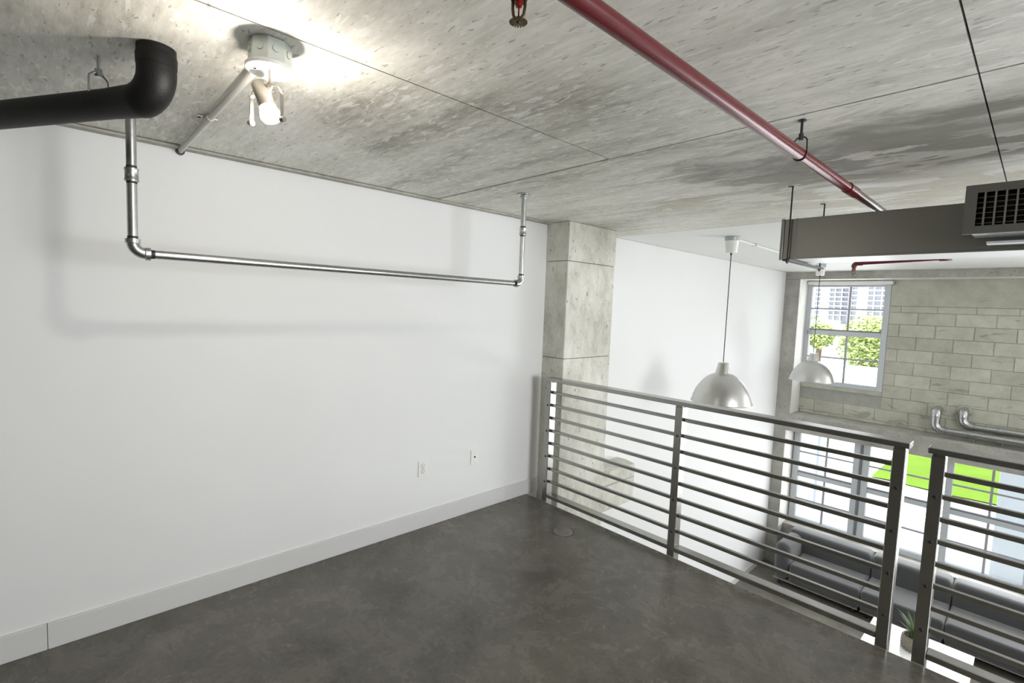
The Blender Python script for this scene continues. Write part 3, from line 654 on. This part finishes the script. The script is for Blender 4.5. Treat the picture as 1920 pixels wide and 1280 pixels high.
MB().lathe((2.24, 4.38, pz+.15), [(.0005, .004), (.091, 0)], 20).build('soil', 'soil', pl)
for i in range(46):
    a = rnd.uniform(0, 2*PI); L = rnd.uniform(.16, .34); bend = rnd.uniform(.25, .95); b0 = Vector((2.24+.05*math.cos(a)*rnd.random(), 4.38+.05*math.sin(a)*rnd.random(), pz+.15))
    d = Vector((math.cos(a), math.sin(a), 0)); sd = Vector((-math.sin(a), math.cos(a), 0)); vs = []
    for k in range(6):
        u = k/5; p_ = b0+d*(L*bend*u*u*1.0)+Vector((0, 0, L*(u-bend*.45*u*u))); wd = .0065*(1-u)**.6+.0004
        vs += [p_-sd*wd, p_+sd*wd+Vector((0, 0, .001))]
    MB().add(vs, [(2*k, 2*k+1, 2*k+3, 2*k+2) for k in range(5)]).build('leaf_blade', 'leaf_green', pl)

# ------------------------------------------------------------------ outside
ZG = -2.7
struct('roof', 'flat roof slab of the loft building', 'roof', box(-1.5, 9, YB-.6, 6.6, 2.62, 4.05), 'roof_grey')
struct('ground', 'pale paved yard outside the lower windows', 'ground', box(-300, 300, 6.56, 900, ZG-.3, ZG), 'paving')
lw = MB(); nx, ny_ = 60, 24
for j in range(ny_+1):
    for i in range(nx+1):
        lw.v.append((.1+i*.4, 13.35+j*.22+.03*math.sin(i*1.3), ZG+.02+rnd.uniform(0, .03)))
lw.f = [(j*(nx+1)+i, j*(nx+1)+i+1, (j+1)*(nx+1)+i+1, (j+1)*(nx+1)+i) for j in range(ny_) for i in range(nx)]
tag(lw.build('lawn', 'lawn_green'), 'bright green strip of lawn beyond the paved yard', 'lawn', kind='stuff')
fe = thing('boundary_wall', (-.3, 12, ZG), 'white panelled boundary wall outside, left of the yard', 'wall', kind='structure')
for k in range(9):
    y0 = 6.6+k*1.5
    box(-.35, -.25, y0+.06, y0+1.44, ZG, .1).build('fence_panel', 'fence_white', fe)
    box(-.37, -.20, y0-.06, y0+.06, ZG, .16).build('fence_post', 'pillar_paint', fe)
struct('exterior_pillar', 'pale blue painted pillar standing outside the lower windows', 'pillar', box(2.69, 3.3, 8.8, 9.3, ZG, 2.5), 'pillar_paint', bevel=.01)

def tree(name, x, y, zc, R_, label, n):
    o = thing(name, (x, y, ZG), label, 'tree', 'trees beyond the yard')
    MB().tube([(x, y, ZG), (x+.1, y, zc-R_*.8), (x, y+.1, zc)], [.16, .13, .05], 10).build('trunk', 'bark', o, smooth=True)
    for k in range(5):
        a = k*1.26; MB().tube([(x+.05, y, zc-R_*.7), (x+R_*.5*math.cos(a), y+R_*.5*math.sin(a), zc+R_*.1)], [.06, .02], 6).build('branch', 'bark', o)
    rn = random.Random(n); fo = MB(); lobes = [(Vector((x+rn.uniform(-.55, .55)*R_, y+rn.uniform(-.5, .5)*R_, zc+rn.uniform(-.4, .5)*R_)), R_*rn.uniform(.35, .6)) for _ in range(14)]
    for i in range(n):
        c_, rr_ = rn.choice(lobes); v_ = Vector((rn.gauss(0, 1), rn.gauss(0, 1), rn.gauss(0, 1))).normalized(); p_ = c_+v_*rr_*rn.uniform(.75, 1.03)
        u_ = Vector((rn.gauss(0, 1), rn.gauss(0, 1), rn.gauss(0, .5))).normalized()*rn.uniform(.06, .12); w_ = u_.orthogonal().normalized()*u_.length*.55
        fo.add([p_-u_, p_+w_, p_+u_, p_-w_], [(0, 1, 2, 3)])
    f = fo.build('foliage', 'tree_green', o); f['kind'] = 'stuff'
tree('leafy_tree', -2.35, 25, .15, 1.75, 'large leafy green tree seen through the upper window', 5200)
tree('leafy_tree', -5.05, 26.5, .75, .85, 'small green tree at left edge of the upper window', 1800)
tree('leafy_tree', -1.0, 30, -.3, 1.3, 'low green tree right of the large tree outside', 2500)

def tower(x0, x1, y0, y1, h, label, fl_h=3.1, fins=8):
    o = thing('tower_block', ((x0+x1)/2, y0, ZG), label, 'building', 'towers far beyond the yard')
    box(x0+1, x1-1, y0+2, y1, ZG, h).build('glass_core', 'tower_glass', o)
    s = MB(); z = 3.
    while z < h: s.box(x0, x1, y0, y0+4, z, z+.75); z += fl_h
    s.build('balcony_slabs', 'tower_white', o)['kind'] = 'stuff'
    s = MB()
    for i in range(fins+1):
        x = x0+(x1-x0)*i/fins; s.box(x-.35, x+.35, y0+.6, y0+3, ZG, h)
    s.build('wall_fins', 'tower_white', o)['kind'] = 'stuff'
    box(x0+3, x0+9, y0+1.2, y0+3, ZG, h).build('stair_wall', 'tower_white', o)
tower(-108, -84, 390, 410, 52, 'pale high-rise with balconies at the window left', 3.1, 6)
tower(-82, -62, 370, 392, 60, 'pale high-rise with balconies at the window centre', 3.2, 5)
tower(-60, -36, 400, 425, 56, 'pale blue high-rise at the window right', 3.1, 7)
lo = thing('low_building', (-6, 40, ZG), 'low white flat-roofed building behind the trees', 'building')
box(-16, -1, 36, 46, ZG, .55).build('building_wall', 'tower_white', lo)
box(-16.3, -.7, 35.6, 46.3, .55, .75).build('flat_roof', 'fence_white', lo)
for k in range(8): box(-15+k*1.75, -13.9+k*1.75, 35.96, 36.01, -1.4, -.2).build('building_window', 'tower_glass', lo)
cnp = thing('carport_roof', (-.9, 15, -.1), 'flat white canopy on posts beside the boundary wall', 'canopy')
box(-2.6, -.45, 13.2, 17.5, -.10, 0).build('canopy_slab', 'fence_white', cnp)
for x, y in ((-2.5, 13.3), (-.6, 13.3), (-2.5, 17.3), (-.6, 17.3)): box(x, x+.1, y, y+.1, ZG, -.10).build('canopy_post', 'fence_white', cnp)
